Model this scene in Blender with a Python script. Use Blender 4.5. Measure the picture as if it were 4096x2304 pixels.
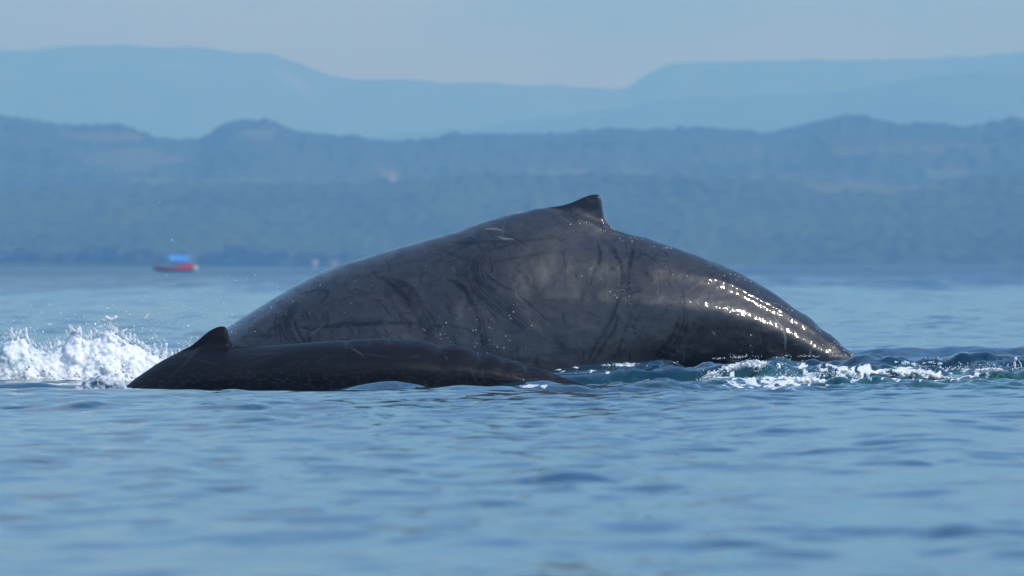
import bpy, bmesh, math, random
import numpy as np
from mathutils import Matrix, Vector

for o in list(bpy.data.objects):
    bpy.data.objects.remove(o)
scn = bpy.context.scene
C = scn.collection
rng = np.random.default_rng(7)
random.seed(7)

# ------------------------------------------------------------------ camera
FPX = 34133.0          # focal length in photo pixels (300 mm on 36 mm, 4096 px wide)
CAMH = 1.2             # eye height above the sea
HY = 1059.0            # photo row of the horizon at the middle column
ROLL = 0.00244
cd = bpy.data.cameras.new('camera')
cam = bpy.data.objects.new('camera', cd)
C.objects.link(cam)
cd.sensor_width = 36
cd.lens = 300
cd.clip_start = 1
cd.clip_end = 60000
cd.dof.use_dof = True
cd.dof.focus_distance = 89
cd.dof.aperture_fstop = 4.6
tilt = (1152 - HY) / FPX
cam.matrix_world = Matrix.Translation((0, 0, CAMH)) @ Matrix.Rotation(math.pi/2 - tilt, 4, 'X') @ Matrix.Rotation(-ROLL, 4, 'Z')
scn.camera = cam

# ------------------------------------------------------------------ sky, sun, exposure
SUN = Vector((0.60, -0.36, 0.71)).normalized()
w = bpy.data.worlds.new('World')
scn.world = w
w.use_nodes = True
wn = w.node_tree
for n in list(wn.nodes):
    wn.nodes.remove(n)
wo = wn.nodes.new('ShaderNodeOutputWorld')
bg = wn.nodes.new('ShaderNodeBackground')
sky = wn.nodes.new('ShaderNodeTexSky')
sky.sky_type = 'NISHITA'
sky.sun_disc = False
sky.sun_elevation = math.asin(SUN.z)
sky.sun_rotation = math.atan2(SUN.x, SUN.y)
sky.air_density = 1.0
sky.dust_density = 0.0
sky.ozone_density = 3.0
bg.inputs['Strength'].default_value = 0.15
tc = wn.nodes.new('ShaderNodeTexCoord')
mp = wn.nodes.new('ShaderNodeMapping')
mp.inputs['Scale'].default_value = (1.0, 1.0, 3.2)
cn = wn.nodes.new('ShaderNodeTexNoise')
cn.inputs['Scale'].default_value = 6.0
cn.inputs['Detail'].default_value = 6
cn.inputs['Roughness'].default_value = 0.55
cr = wn.nodes.new('ShaderNodeMapRange')
cr.inputs['From Min'].default_value = 0.47
cr.inputs['From Max'].default_value = 0.60
cr.inputs['To Max'].default_value = 0.56
mx = wn.nodes.new('ShaderNodeMix')
mx.data_type = 'RGBA'
mx.inputs['B'].default_value = (3.3, 4.4, 5.2, 1)
# the bay's air is clear blue right down to the hills: read the sky a little above the true horizon
lift = wn.nodes.new('ShaderNodeMapping')
lift.inputs['Scale'].default_value = (1, 1, 0.80)
lift.inputs['Location'].default_value = (0, 0, 0.20)
wn.links.new(tc.outputs['Generated'], lift.inputs['Vector'])
wn.links.new(lift.outputs['Vector'], sky.inputs['Vector'])
wn.links.new(tc.outputs['Generated'], mp.inputs['Vector'])
wn.links.new(mp.outputs['Vector'], cn.inputs['Vector'])
wn.links.new(cn.outputs['Fac'], cr.inputs['Value'])
wn.links.new(cr.outputs['Result'], mx.inputs['Factor'])
tint = wn.nodes.new('ShaderNodeMix')
tint.data_type = 'RGBA'
tint.blend_type = 'MULTIPLY'
tint.inputs['Factor'].default_value = 1
tint.inputs['B'].default_value = (0.75, 1.11, 1.40, 1)
wn.links.new(sky.outputs['Color'], tint.inputs['A'])
wn.links.new(tint.outputs['Result'], mx.inputs['A'])
wn.links.new(mx.outputs['Result'], bg.inputs['Color'])
wn.links.new(bg.outputs[0], wo.inputs['Surface'])

sl = bpy.data.lights.new('sun', 'SUN')
sl.energy = 3.4
sl.angle = math.radians(0.53)
sl.color = (1.0, 0.978, 0.945)
sun = bpy.data.objects.new('sun', sl)
C.objects.link(sun)
sun.rotation_euler = SUN.to_track_quat('Z', 'Y').to_euler()

scn.view_settings.view_transform = 'Standard'
scn.view_settings.look = 'None'
scn.view_settings.gamma = 1
scn.view_settings.use_curve_mapping = False
scn.view_settings.exposure = 0.24
cy = scn.cycles
cy.use_denoising = True
cy.max_bounces = 6
cy.diffuse_bounces = 4
cy.glossy_bounces = 3
cy.transmission_bounces = 3
cy.volume_bounces = 0
cy.caustics_reflective = False
cy.caustics_refractive = False
cy.sample_clamp_indirect = 6

# ------------------------------------------------------------------ helpers
def P(px, py, Y):
    """photo pixel + distance from the camera -> point (arrays fine)"""
    px = np.asarray(px, float); py = np.asarray(py, float)
    dx = (px - 2048) - ROLL * (py - HY)
    dy = (py - HY) + ROLL * (px - 2048)
    return dx / FPX * Y, Y + 0 * dx, CAMH - dy / FPX * Y

def PXY(X, Y, Z):
    dx = X / Y * FPX
    dy = (CAMH - Z) / Y * FPX
    return dx + 2048 + ROLL * dy, dy - ROLL * dx + HY

_prm = np.random.default_rng(99).permutation(4096)
_ang = np.random.default_rng(98).random(4096) * 2 * np.pi
_gx, _gy = np.cos(_ang), np.sin(_ang)
_rx, _ry = np.random.default_rng(97).random(4096), np.random.default_rng(96).random(4096)
def _hash(ix, iy, seed):
    return _prm[(ix + _prm[(iy + seed * 131) & 4095]) & 4095]
def pnoise(x, y, seed=0):
    ix = np.floor(x).astype(np.int64); iy = np.floor(y).astype(np.int64)
    fx = x - ix; fy = y - iy
    u = fx*fx*fx*(fx*(fx*6-15)+10); v = fy*fy*fy*(fy*(fy*6-15)+10)
    def g(a, b):
        h = _hash(ix+a, iy+b, seed)
        return _gx[h]*(fx-a) + _gy[h]*(fy-b)
    n0 = g(0,0)*(1-u) + g(1,0)*u
    n1 = g(0,1)*(1-u) + g(1,1)*u
    return (n0*(1-v) + n1*v) * 1.5
def fbm(x, y, seed=0, oct=4, lac=2.03, gain=0.5):
    s = 0; a = 1; t = 0
    for k in range(oct):
        s = s + a*pnoise(x, y, seed+k); t += a
        x = x*lac + 3.1; y = y*lac + 7.7; a *= gain
    return s/t*1.4
def cells(x, y, seed=0):
    """distance to nearest jittered cell centre and that cell's random value"""
    ix = np.floor(x).astype(np.int64); iy = np.floor(y).astype(np.int64)
    best = np.full(x.shape, 9.0); val = np.zeros(x.shape)
    for a in (-1,0,1):
        for b in (-1,0,1):
            h = _hash(ix+a, iy+b, seed)
            d = np.hypot(ix+a+_rx[h]-x, iy+b+_ry[h]-y)
            m = d < best
            best = np.where(m, d, best); val = np.where(m, _rx[(h*7+3)&4095], val)
    return best, val
def sstep(a, b, x):
    t = np.clip((x-a)/(b-a), 0, 1)
    return t*t*(3-2*t)
def gsm(a, s):
    if s <= 0: return a
    k = np.arange(-int(3*s)-1, int(3*s)+2); g = np.exp(-0.5*(k/s)**2); g /= g.sum()
    return np.convolve(np.pad(a, len(k)//2, mode='edge'), g, mode='valid')

def grid_mesh(name, V, nu, nv, closed=False, smooth=True):
    """V: (nu*nv,3), index i*nv+j"""
    i = np.arange(nu-1)[:,None]; jn = nv if closed else nv-1
    j = np.arange(jn)[None,:]; j2 = (j+1) % nv
    q = np.stack([i*nv+j, (i+1)*nv+j, (i+1)*nv+j2, i*nv+j2], -1).reshape(-1,4)
    return raw_mesh(name, V, q, smooth)
def raw_mesh(name, V, F, smooth=True):
    me = bpy.data.meshes.new(name)
    V = np.asarray(V, np.float32); F = np.asarray(F, np.int32)
    n = F.shape[1]
    me.vertices.add(len(V)); me.vertices.foreach_set('co', V.ravel())
    me.loops.add(F.size); me.loops.foreach_set('vertex_index', F.ravel())
    me.polygons.add(len(F)); me.polygons.foreach_set('loop_start', np.arange(0, F.size, n, dtype=np.int32))
    me.polygons.foreach_set('use_smooth', np.full(len(F), smooth))
    me.update(calc_edges=True)
    me.validate()
    return me
def fattr(me, name, arr):
    a = me.attributes.new(name, 'FLOAT', 'POINT')
    a.data.foreach_set('value', np.asarray(arr, np.float32).ravel())
def link(name, me, mat, parent=None):
    o = bpy.data.objects.new(name, me); C.objects.link(o)
    if mat is not None: me.materials.append(mat)
    if parent is not None: o.parent = parent
    return o
def tag(o, label=None, cat=None, group=None, kind=None):
    if label: o['label'] = label
    if cat: o['category'] = cat
    if group: o['group'] = group
    if kind: o['kind'] = kind
    return o
def empty(name, loc, rz=0):
    o = bpy.data.objects.new(name, None); C.objects.link(o)
    o.location = loc; o.rotation_euler = (0,0,rz)
    return o

class Mat:
    def __init__(s, name):
        s.m = bpy.data.materials.new(name); s.m.use_nodes = True
        s.t = s.m.node_tree; s.t.nodes.clear()
        s.out = s.t.nodes.new('ShaderNodeOutputMaterial')
    def n(s, typ, **kw):
        nd = s.t.nodes.new('ShaderNode'+typ)
        for k, v in kw.items():
            if k.startswith('_'): setattr(nd, k[1:], v)
            else: nd.inputs[k.replace('__',' ')].default_value = v
        return nd
    def l(s, a, b): s.t.links.new(a, b)
    def attr(s, name):
        nd = s.n('Attribute'); nd.attribute_name = name; return nd.outputs['Fac']
    def mix(s, fac, a, b):
        nd = s.n('Mix', _data_type='RGBA')
        for key, v in (('Factor', fac), ('A', a), ('B', b)):
            if hasattr(v, 'is_linked'): s.l(v, nd.inputs[key])
            else: nd.inputs[key].default_value = v if key == 'Factor' else (*v, 1)
        return nd.outputs['Result']
    def math(s, op, a, b=None, clamp=False):
        nd = s.n('Math', _operation=op, _use_clamp=clamp)
        for k, v in enumerate((a, b)):
            if v is None: continue
            if hasattr(v, 'is_linked'): s.l(v, nd.inputs[k])
            else: nd.inputs[k].default_value = v
        return nd.outputs[0]
    def rng(s, v, a, b, c=0., d=1.):
        nd = s.n('MapRange'); s.l(v, nd.inputs['Value'])
        for k, x in zip(('From Min','From Max','To Min','To Max'), (a,b,c,d)): nd.inputs[k].default_value = x
        return nd.outputs['Result']
    def noise(s, scale, detail=3, rough=0.5, vec=None):
        nd = s.n('TexNoise', Scale=scale, Detail=detail, Roughness=rough)
        if vec is None: vec = s.obj()
        s.l(vec, nd.inputs['Vector'])
        return nd.outputs['Fac']
    def obj(s, scale=None):
        if not hasattr(s, '_tc'): s._tc = s.n('TexCoord')
        v = s._tc.outputs['Object']
        if scale:
            m = s.n('Mapping'); m.inputs['Scale'].default_value = scale; s.l(v, m.inputs['Vector']); v = m.outputs['Vector']
        return v
    def bump(s, h, dist, strength=1.0, normal=None):
        b = s.n('Bump', Strength=strength, Distance=dist); s.l(h, b.inputs['Height'])
        if normal is not None: s.l(normal, b.inputs['Normal'])
        return b.outputs['Normal']
    def surf(s, sh): s.l(sh, s.out.inputs['Surface']); return s.m

def simple_mat(name, col, rough=0.6, var=0.15, scale=3.0, **kw):
    M = Mat(name)
    p = M.n('BsdfPrincipled', Roughness=rough)
    for k, v in kw.items(): p.inputs[k.replace('__',' ')].default_value = v
    f = M.rng(M.noise(scale, 4), 0.3, 0.7)
    M.l(M.mix(f, [c*(1-var) for c in col], [min(1, c*(1+var)) for c in col]), p.inputs['Base Color'])
    return M.surf(p.outputs[0])

# ------------------------------------------------------------------ sea
def sea_level(X, Y):
    """swell and wake: the sea surface's larger shape near the whales, metres"""
    L = np.zeros_like(X)
    px = X / np.maximum(Y, 1) * FPX + 2048
    inn = (Y > 60) & (Y < 125)
    # low swell in front of the calf and the trough behind it
    L += 0.035*np.exp(-((Y-79.2)/1.6)**2) * (1-sstep(900, 2300, px)*0.7)
    L -= 0.055*np.exp(-((Y-82.8)/1.5)**2)
    L -= 0.12*np.exp(-((Y-87.8)/0.95)**2) * sstep(2150, 2400, px)
    L -= 0.09*np.exp(-((Y-85.3)/1.0)**2) * (1-sstep(430, 620, px))
    # ridges: crest rows given as photo pixels, at distance Yc, front / back half-lengths
    def ridge(pts, Yc, wf, wb, taper=120):
        nonlocal L
        pts = np.array(pts, float)
        xs, ys, zs = P(pts[:,0], pts[:,1], Yc)
        base = np.interp(px, pts[:,0], zs)
        t = sstep(pts[0,0]-taper, pts[0,0], px) * (1-sstep(pts[-1,0], pts[-1,0]+taper, px))
        yy = Yc + 0.25*pnoise(X*0.9, Y*0+Yc, 5)
        d = Y - yy
        g = np.where(d < 0, np.exp(-(d/wf)**2), np.exp(-(d/wb)**2)) * t
        L = L*(1-g) + base*g
    # big wave thrown up between calf and mother and along the right
    ridge([(2150,1500),(2300,1492),(2500,1483),(2700,1480),(2830,1482),(2950,1470),(3080,1462),(3200,1480),(3330,1490),(3460,1482),(3560,1478),(3700,1492),(3820,1505),(3900,1490),(3980,1480),(4100,1478),(4500,1480)], 89.0, 0.24, 1.6)
    # dark wave faces at far left
    ridge([(-500,1540),(0,1540),(200,1537),(400,1532),(520,1526),(640,1532)], 86.6, 0.26, 1.4)
    # two smooth wavelets in front of the calf
    ridge([(1290,1566),(1400,1546),(1500,1533),(1590,1521),(1650,1530),(1720,1548),(1790,1562)], 82.9, 0.42, 0.6, 60)
    ridge([(1600,1570),(1720,1556),(1850,1549),(2000,1552),(2180,1562),(2330,1572),(2500,1580)], 81.6, 0.40, 0.8, 80)
    ridge([(2000,1540),(2100,1532),(2200,1534),(2330,1541),(2450,1550)], 84.0, 0.35, 0.5, 80)
    # wavelet right against the mother's flank
    ridge([(2320,1470),(2420,1459),(2510,1452),(2590,1460),(2690,1468)], 92.6, 0.4, 0.7, 160)
    ridge([(2900,1452),(3000,1447),(3150,1449),(3300,1442),(3420,1432),(3600,1436),(3760,1446),(3900,1440),(4100,1436),(4400,1440)], 93.2, 0.5, 0.8, 90)
    ridge([(3330,1398),(3450,1392),(3600,1386),(3700,1390),(3850,1392),(3960,1386),(4100,1388),(4400,1390)], 105.5, 0.9, 1.2, 60)
    return L

rows = np.concatenate([
    np.array([-3000, -1000, -300, -80, -20, 0, 10, 18, 23, 26, 28]),
    np.arange(29, 48, 0.13), np.arange(48, 70, 0.10), np.arange(70, 76, 0.08), np.arange(76, 94.5, 0.05), np.arange(94.5, 110, 0.10),
    110 * np.exp(np.linspace(0, math.log(300/110.), 400))[1:],
    300 * np.exp(np.linspace(0, math.log(5000/300.), 120))[1:],
    np.array([6000, 8000, 12000, 25500])])
NIN = 600
uu = np.linspace(-1, 1, NIN)
ext = np.array([0.004, 0.015, 0.05, 0.15, 0.4, 1.0])
hw = np.maximum(rows*0.06*1.3, 2.5)
Xi = hw[:,None]*uu[None,:]
Xr = hw[:,None] + (7000-hw[:,None])*ext[None,:]
X = np.concatenate([-Xr[:,::-1], Xi, Xr], 1)
Y = np.repeat(rows[:,None], X.shape[1], 1)
nr, nc = X.shape
dy = np.gradient(rows); dxs = 2*hw/NIN
Z = np.zeros_like(X)
sel = np.where((rows > 24) & (rows < 4900))[0]
s0, s1 = sel[0], sel[-1]+1
Xs, Ys = X[s0:s1], Y[s0:s1]
px_s = Xs/Ys*FPX + 2048
# patch factor: gusty variation of the ripples
gust = 0.75 + 0.5*fbm(Xs*0.35, Ys*0.12, 11, 3)
chop = np.exp(-((Ys-90)/9)**2) * sstep(2000, 2900, px_s)
Zs = np.zeros_like(Xs)
wr = np.random.default_rng(3)
for k in range(84):
    lam = 0.16 * (4.5/0.16)**((k+wr.random())/84)
    th = wr.normal(math.radians(60), math.radians(48))
    kx, ky = 2*np.pi/lam*math.cos(th), 2*np.pi/lam*math.sin(th)
    slope = 0.0105 * (0.85 if lam < 0.3 else 2.05 if lam < 1.3 else 0.8)
    a = slope*lam/(2*np.pi)
    lamY = lam/max(abs(math.sin(th)), 0.05); lamX = lam/max(abs(math.cos(th)), 0.05)
    att = (1-sstep(0.30, 0.5, dy[s0:s1]/lamY)) * (1-sstep(0.30, 0.5, dxs[s0:s1]/lamX))
    if att.max() <= 0: continue
    ph = wr.random()*6.283
    amp = a*att[:,None]*(gust if lam < 1.5 else 1.0)
    if lam < 1.2: amp = amp*(1+(3.6 if lam < 0.6 else 2.2)*chop)
    if lam > 0.9: amp = amp*(1+0.9*sstep(100, 125, Ys))
    Zs += amp*np.sin(kx*Xs + ky*Ys + ph)
# far water: broad unevenness so that the mirror breaks up
far = sstep(140, 320, Ys)
sp_ = dy[s0:s1][:,None]
Zs += far*np.minimum(0.012*sp_, 0.035)*pnoise(Xs/(sp_*5+1), np.log(Ys)*62, 21)
Zs += far*np.minimum(0.012*sp_, 0.03)*pnoise(Xs/(sp_*2+1), np.log(Ys)*133, 22)
Zs += chop*(0.05*fbm(Xs*2.2, Ys*1.3, 31, 4) + 0.014*fbm(Xs*6.5, Ys*3.5, 35, 3))
Zs += sea_level(Xs, Ys)
Zs[:, :6] = 0; Zs[:, -6:] = 0
Z[s0:s1] = Zs
me = grid_mesh('sea', np.stack([X, Y, Z], -1).reshape(-1,3)[:, :], nr, nc)
me.flip_normals()
# foam and aerated (green) water
foam = np.zeros_like(X); green = np.zeros_like(X)
pxv, pyv = PXY(Xs, Ys, Zs)
def blob(cx, cyy, rx, ry): return np.clip(1-np.hypot((pxv-cx)/rx, (pyv-cyy)/ry), 0, 1)
near = (Ys > 76) & (Ys < 110)
f1 = fbm(Xs*3.2, Ys*1.3, 41, 4)
f2 = fbm(Xs*9, Ys*2.5, 51, 3)
lace = 1-np.abs(f1)*3.2
zone = np.clip(blob(3250,1490,800,75)*1.8 + blob(3950,1500,520,60)*1.0 + blob(2480,1460,170,16)*1.3 + blob(2330,1478,260,18)*0.7 + blob(2150,1545,240,20)*1.3 + blob(3080,1535,330,42)*1.8, 0, 1.2)
fm = sstep(0.52, 1.05, lace*zone + 0.30*f2*zone) * near
fm = np.maximum(fm, sstep(0.45, 0.95, blob(3090,1530,300,40)+0.75*f2) * near)
fm = np.maximum(fm, sstep(0.35, 0.7, blob(3620,1487,220,16)*1.6+0.3*f2) * (Ys > 87.5) * near)
fm = np.maximum(fm, sstep(0.35, 0.7, blob(300,1545,420,20)*1.2+0.3*f2) * (Ys > 87.0) * near)
speck = sstep(0.42, 0.5, f2+0.1) * sstep(0.1, 0.5, blob(2360,1476,240,26)*1.5) * near
foam[s0:s1] = np.maximum(fm, speck*0.85)
gr = np.clip(blob(3600,1525,520,55)*1.7 + blob(4000,1528,420,50)*2.2 + blob(3050,1510,380,60)*0.9 + blob(2550,1520,420,50)*0.35, 0, 1)*(0.55+0.8*f1) * near
green[s0:s1] = np.clip(gr, 0, 1)
fattr(me, 'foam', foam); fattr(me, 'green', green)
M = Mat('sea_water')
p = M.n('BsdfPrincipled', Roughness=0.045, IOR=1.333)
M.l(M.mix(M.attr('green'), (0.003, 0.026, 0.050), (0.022, 0.095, 0.095)), p.inputs['Base Color'])
rip = M.noise(9.0, 3, 0.55, M.obj((1.0, 0.6, 1.0)))
rip2 = M.noise(0.5, 4, 0.6, M.obj((0.5, 1.0, 1.0)))
geo = M.n('NewGeometry'); sep = M.n('SeparateXYZ'); M.l(geo.outputs['Position'], sep.inputs[0])
b1 = M.bump(rip, 0.0022, 1.0)
nz = M.n('TexNoise', Scale=1.0, Detail=4, Roughness=0.6); M.l(M.obj((0.55, 0.012, 1)), nz.inputs['Vector'])
sub = M.n('VectorMath', _operation='SUBTRACT'); M.l(nz.outputs['Color'], sub.inputs[0]); sub.inputs[1].default_value = (0.5, 0.74, 0)
mul = M.n('VectorMath', _operation='MULTIPLY'); M.l(sub.outputs[0], mul.inputs[0]); mul.inputs[1].default_value = (0.35, 0.42, 0)
add = M.n('VectorMath', _operation='ADD'); M.l(mul.outputs[0], add.inputs[0]); add.inputs[1].default_value = (0, 0, 1)
nrm = M.n('VectorMath', _operation='NORMALIZE'); M.l(add.outputs[0], nrm.inputs[0])
mv = M.n('Mix', _data_type='VECTOR'); M.l(M.rng(sep.outputs['Y'], 170, 520), mv.inputs['Factor'])
mv_in = [i for i in mv.inputs if i.type == 'VECTOR' and i.name in 'AB']; M.l(b1, mv_in[0]); M.l(nrm.outputs[0], mv_in[1])
M.l([o for o in mv.outputs if o.type == 'VECTOR'][0], p.inputs['Normal'])
# ripples too far off to be built one by one: their slopes become roughness
M.l(M.math('MULTIPLY', M.rng(sep.outputs['Y'], 130, 1300, 0.045, 0.25), 1.0), p.inputs['Roughness'])
ff = M.math('ADD', M.attr('foam'), M.math('MULTIPLY', M.math('SUBTRACT', M.noise(38, 4, 0.65), 0.5), 1.3))
ff = M.math('MULTIPLY', M.rng(ff, 0.38, 0.72), M.rng(M.attr('foam'), 0.04, 0.2))
fb = M.n('BsdfPrincipled', Roughness=0.5, IOR=1.33)
fb.inputs['Base Color'].default_value = (0.80, 0.83, 0.84, 1)
M.l(M.bump(M.noise(60, 4, 0.7), 0.02), fb.inputs['Normal'])
ms = M.n('MixShader'); M.l(ff, ms.inputs[0]); M.l(p.outputs[0], ms.inputs[1]); M.l(fb.outputs[0], ms.inputs[2])
sea = link('sea', me, M.surf(ms.outputs[0]))
tag(sea, kind='structure')

# ------------------------------------------------------------------ hills and mountains
def hill_mat(name, c1, c2, cf):
    M = Mat(name)
    p = M.n('BsdfPrincipled', Roughness=0.9)
    p.inputs['Specular IOR Level'].default_value = 0.1
    f = M.rng(M.noise(0.005, 5, 0.6), 0.38, 0.62)
    g = M.rng(M.noise(0.09, 3, 0.6), 0.35, 0.65)
    c = M.mix(g, M.mix(f, c1, c2), [x*1.3 for x in c2])
    M.l(M.mix(M.attr('field'), c, cf), p.inputs['Base Color'])
    return M.surf(p.outputs[0])
mat_hill = hill_mat('wooded_slope', (0.010, 0.018, 0.011), (0.043, 0.063, 0.028), (0.34, 0.30, 0.21))
mat_mtn = hill_mat('mountain_slope', (0.025, 0.042, 0.022), (0.05, 0.07, 0.032), (0.30, 0.28, 0.20))

def extend(pts, amp, seed):
    pts = np.array(pts, float)
    xl = np.arange(-4200, pts[0,0]-150, 170.); xr = np.arange(pts[-1,0]+170, 8400, 170.)
    yl = pts[0,1] + amp*(pnoise(xl/900, xl*0+seed, 3) - pnoise(np.array([pts[0,0]/900]), np.array([seed*1.]), 3)[0])
    yr = pts[-1,1] + amp*(pnoise(xr/900, xr*0+seed, 4) - pnoise(np.array([pts[-1,0]/900]), np.array([seed*1.]), 4)[0])
    return np.concatenate([np.stack([xl,yl],1), pts, np.stack([xr,yr],1)])
back = extend([(0,460),(60,464),(150,484),(250,496),(330,500),(480,498),(540,522),(600,542),(660,557),(750,560),(800,560),(840,532),(880,507),(940,482),(1000,480),(1060,480),(1120,494),(1170,517),(1250,530),(1340,542),(1430,546),(1500,565),(1560,573),(1650,570),(1740,556),(1800,534),(1850,540),(1950,539),(2100,532),(2250,530),(2400,512),(2500,510),(2600,516),(2680,514),(2780,502),(2880,509),(2960,516),(3060,531),(3150,519),(3250,498),(3360,466),(3480,473),(3540,493),(3600,500),(3700,503),(3800,515),(3880,524),(3960,522),(4030,504),(4096,490)], 130, 1)
front = extend([(0,770),(200,750),(600,742),(800,732),(1000,737),(1300,737),(1600,722),(1900,702),(2200,696),(2700,702),(3200,716),(3600,736),(3850,720),(4096,692)], 90, 2)
YS, YF, YD, YB = 4850., 5500., 6100., 7300.
def crest(pts, x_px, Yc): return CAMH + (HY - ROLL*(x_px-2048) - np.interp(x_px, pts[:,0], pts[:,1]))/FPX*Yc
hy = np.concatenate([np.linspace(4835, 5560, 110), np.linspace(5575, 6900, 50), np.linspace(6920, 7360, 40), np.linspace(7400, 8600, 12)])
hu = np.concatenate([np.linspace(-4200,-420,60), np.linspace(-410, 4510, 520), np.linspace(4520, 8300, 60)])
hu = hu[(hu >= -4200) & (hu <= 8300)]
U, HYs = np.meshgrid(hu, hy, indexing='ij')
HX = (U-2048)/FPX*(HYs*0.35+5500*0.65)
upx = HX/HYs*FPX + 2048
hF = crest(front, upx, YF) - 3.0; hB = crest(back, upx, YB) - 4.0
t1 = np.clip((HYs-YS)/(YF-YS), 0, 1); t2 = np.clip((HYs-YF)/(YD-YF), 0, 1); t3 = np.clip((HYs-YD)/(YB-YD), 0, 1); t4 = np.clip((HYs-YB)/900, 0, 1)
H = hF*np.where(t1 < 1, (0.12*np.minimum(t1*14, 1) + 0.88*t1**1.15), 1)
H = np.where(HYs > YF, hF*(1-0.10*np.sin(np.pi*t2)), H)
H = np.where(HYs > YD, hF + (hB-hF)*(1-(1-t3)**1.3), H)
H = np.where(HYs > YB, hB*(1-t4), H)
ridge_n = fbm(HX/260, HYs/420, 61, 4)
slope_m = np.sin(np.pi*np.clip(t1,0,1))*14 + np.sin(np.pi*np.clip(t3,0,1))*26
H = H + ridge_n*slope_m
d1, v1 = cells(HX/11., HYs/18., 71)
d2, v2 = cells(HX/6., HYs/10., 72)
can = np.clip(1-d1*1.25, 0, 1)**0.6*(1.0+4.2*v1) + np.clip(1-d2*1.3, 0, 1)**0.6*2.5*v2
field = np.zeros_like(H)
pyu = PXY(HX, HYs, H)[1]
def fld(cx, cyy, rx, ry):
    global field
    dd = np.hypot((upx-cx)/rx, (pyu-cyy)/ry) + 0.5*fbm(HX/30, HYs/60, 81, 3)
    field = np.maximum(field, 1-sstep(0.75, 1.0, dd))
for a in [(2280,694,150,14),(2560,704,240,16),(3130,716,230,12),(1560,700,70,20),(420,560,160,22),(640,735,200,10),(900,735,300,8),(3560,610,260,12),(3900,590,180,10),(3480,760,300,30),(3820,700,120,24),(1040,545,80,26),(520,640,240,40),(2950,620,200,14)]:
    fld(*a)
H = H + can*sstep(0.5, 6, H)*(1-0.85*field)
H = np.where(HYs < 4846, -1.5, H)
me = grid_mesh('hills', np.stack([HX, HYs, H], -1).reshape(-1,3), len(hu), len(hy))
fattr(me, 'field', field*0.14)
tag(link('hills', me, mat_hill), kind='structure')

def mountain(pts, Yc, depth, seed, rough):
    hu = np.linspace(-4000, 8100, 420); hy = np.concatenate([np.linspace(Yc-depth, Yc, 46), np.linspace(Yc+depth*0.1, Yc+depth*0.9, 8)])
    U, HYs = np.meshgrid(hu, hy, indexing='ij')
    HX = (U-2048)/FPX*Yc
    up = HX/HYs*FPX+2048
    hc = crest(pts, up, Yc)
    t = np.clip((HYs-(Yc-depth))/depth, 0, 1); tb = np.clip((HYs-Yc)/depth, 0, 1)
    H = hc*np.where(HYs <= Yc, t**1.2, 1-tb)
    H = H + fbm(HX/500, HYs/700, seed, 5)*rough*np.sin(np.pi*np.clip(t, 0, 1)) + fbm(HX/60, HYs/90, seed+5, 3)*5*np.clip(t*4, 0, 1)
    me = grid_mesh('mountains', np.stack([HX, HYs, H-2], -1).reshape(-1,3), len(hu), len(hy))
    fattr(me, 'field', np.clip(fbm(HX/300, HYs/500, seed+9, 4)*1.6-0.9, 0, 0.5))
    o = link('mountains', me, mat_mtn); tag(o, kind='structure')
far_pts = extend([(0,200),(200,190),(400,180),(560,180),(800,190),(1000,208),(1100,212),(1200,248),(1300,290),(1400,310),(1600,316),(1800,324),(2000,331),(2200,339),(2350,348),(2480,356),(2520,345),(2560,312),(2600,286),(2680,256),(2800,246),(3000,238),(3300,236),(3700,234),(3900,222),(4096,202)], 110, 5)
mid_pts = extend([(0,560),(1500,545),(1900,505),(2300,455),(2500,425),(2700,392),(3000,380),(3300,370),(3500,346),(3700,310),(3850,296),(4096,280)], 100, 6)
mountain(far_pts, 21000., 3000., 101, 90)
mountain(mid_pts, 16500., 2600., 121, 70)

# ------------------------------------------------------------------ haze: the hazy air over the bay
bm = bmesh.new()
bmesh.ops.create_cube(bm, size=1)
for v in bm.verts:
    v.co = Vector((v.co.x*14200, 0, 0)) + Vector((0, -3100 if v.co.y < 0 else 25700, -4.5 if v.co.z < 0 else 640))
hm = bpy.data.meshes.new('haze'); bm.to_mesh(hm); bm.free()
M = Mat('hazy_air')
pv = M.n('VolumePrincipled')
pv.inputs['Color'].default_value = (0.17, 0.47, 1.0, 1)
pv.inputs['Absorption Color'].default_value = (0.80, 0.775, 1, 1)
pv.inputs['Density'].default_value = 2.05e-4
pv.inputs['Anisotropy'].default_value = 0.0
M.l(pv.outputs[0], M.out.inputs['Volume'])
tag(link('haze', hm, M.m), 'pale blue haze in the air over the bay', 'haze', kind='stuff')

# ------------------------------------------------------------------ whales
def polyd(px, py, pts, width, jit=0.0):
    """0..1 closeness to a polyline in the whale's side view"""
    pts = np.array(pts, float)
    out = np.zeros(px.shape)
    n = len(pts)-1
    for i in range(n):
        a, b = pts[i], pts[i+1]
        lo = np.minimum(a, b)-width*2.5; hi = np.maximum(a, b)+width*2.5
        m = (px > lo[0]) & (px < hi[0]) & (py > lo[1]) & (py < hi[1])
        if not m.any(): continue
        ab = b-a; L2 = max((ab**2).sum(), 1e-6)
        t = np.clip(((px[m]-a[0])*ab[0]+(py[m]-a[1])*ab[1])/L2, 0, 1)
        d = np.hypot(px[m]-a[0]-t*ab[0], py[m]-a[1]-t*ab[1])
        s = (i+t)/n
        wd = width*(0.35+0.65*np.sin(np.pi*np.clip(s, 0.02, 0.98)))
        out[m] = np.maximum(out[m], np.exp(-(d/wd)**2))
    return out
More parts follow.
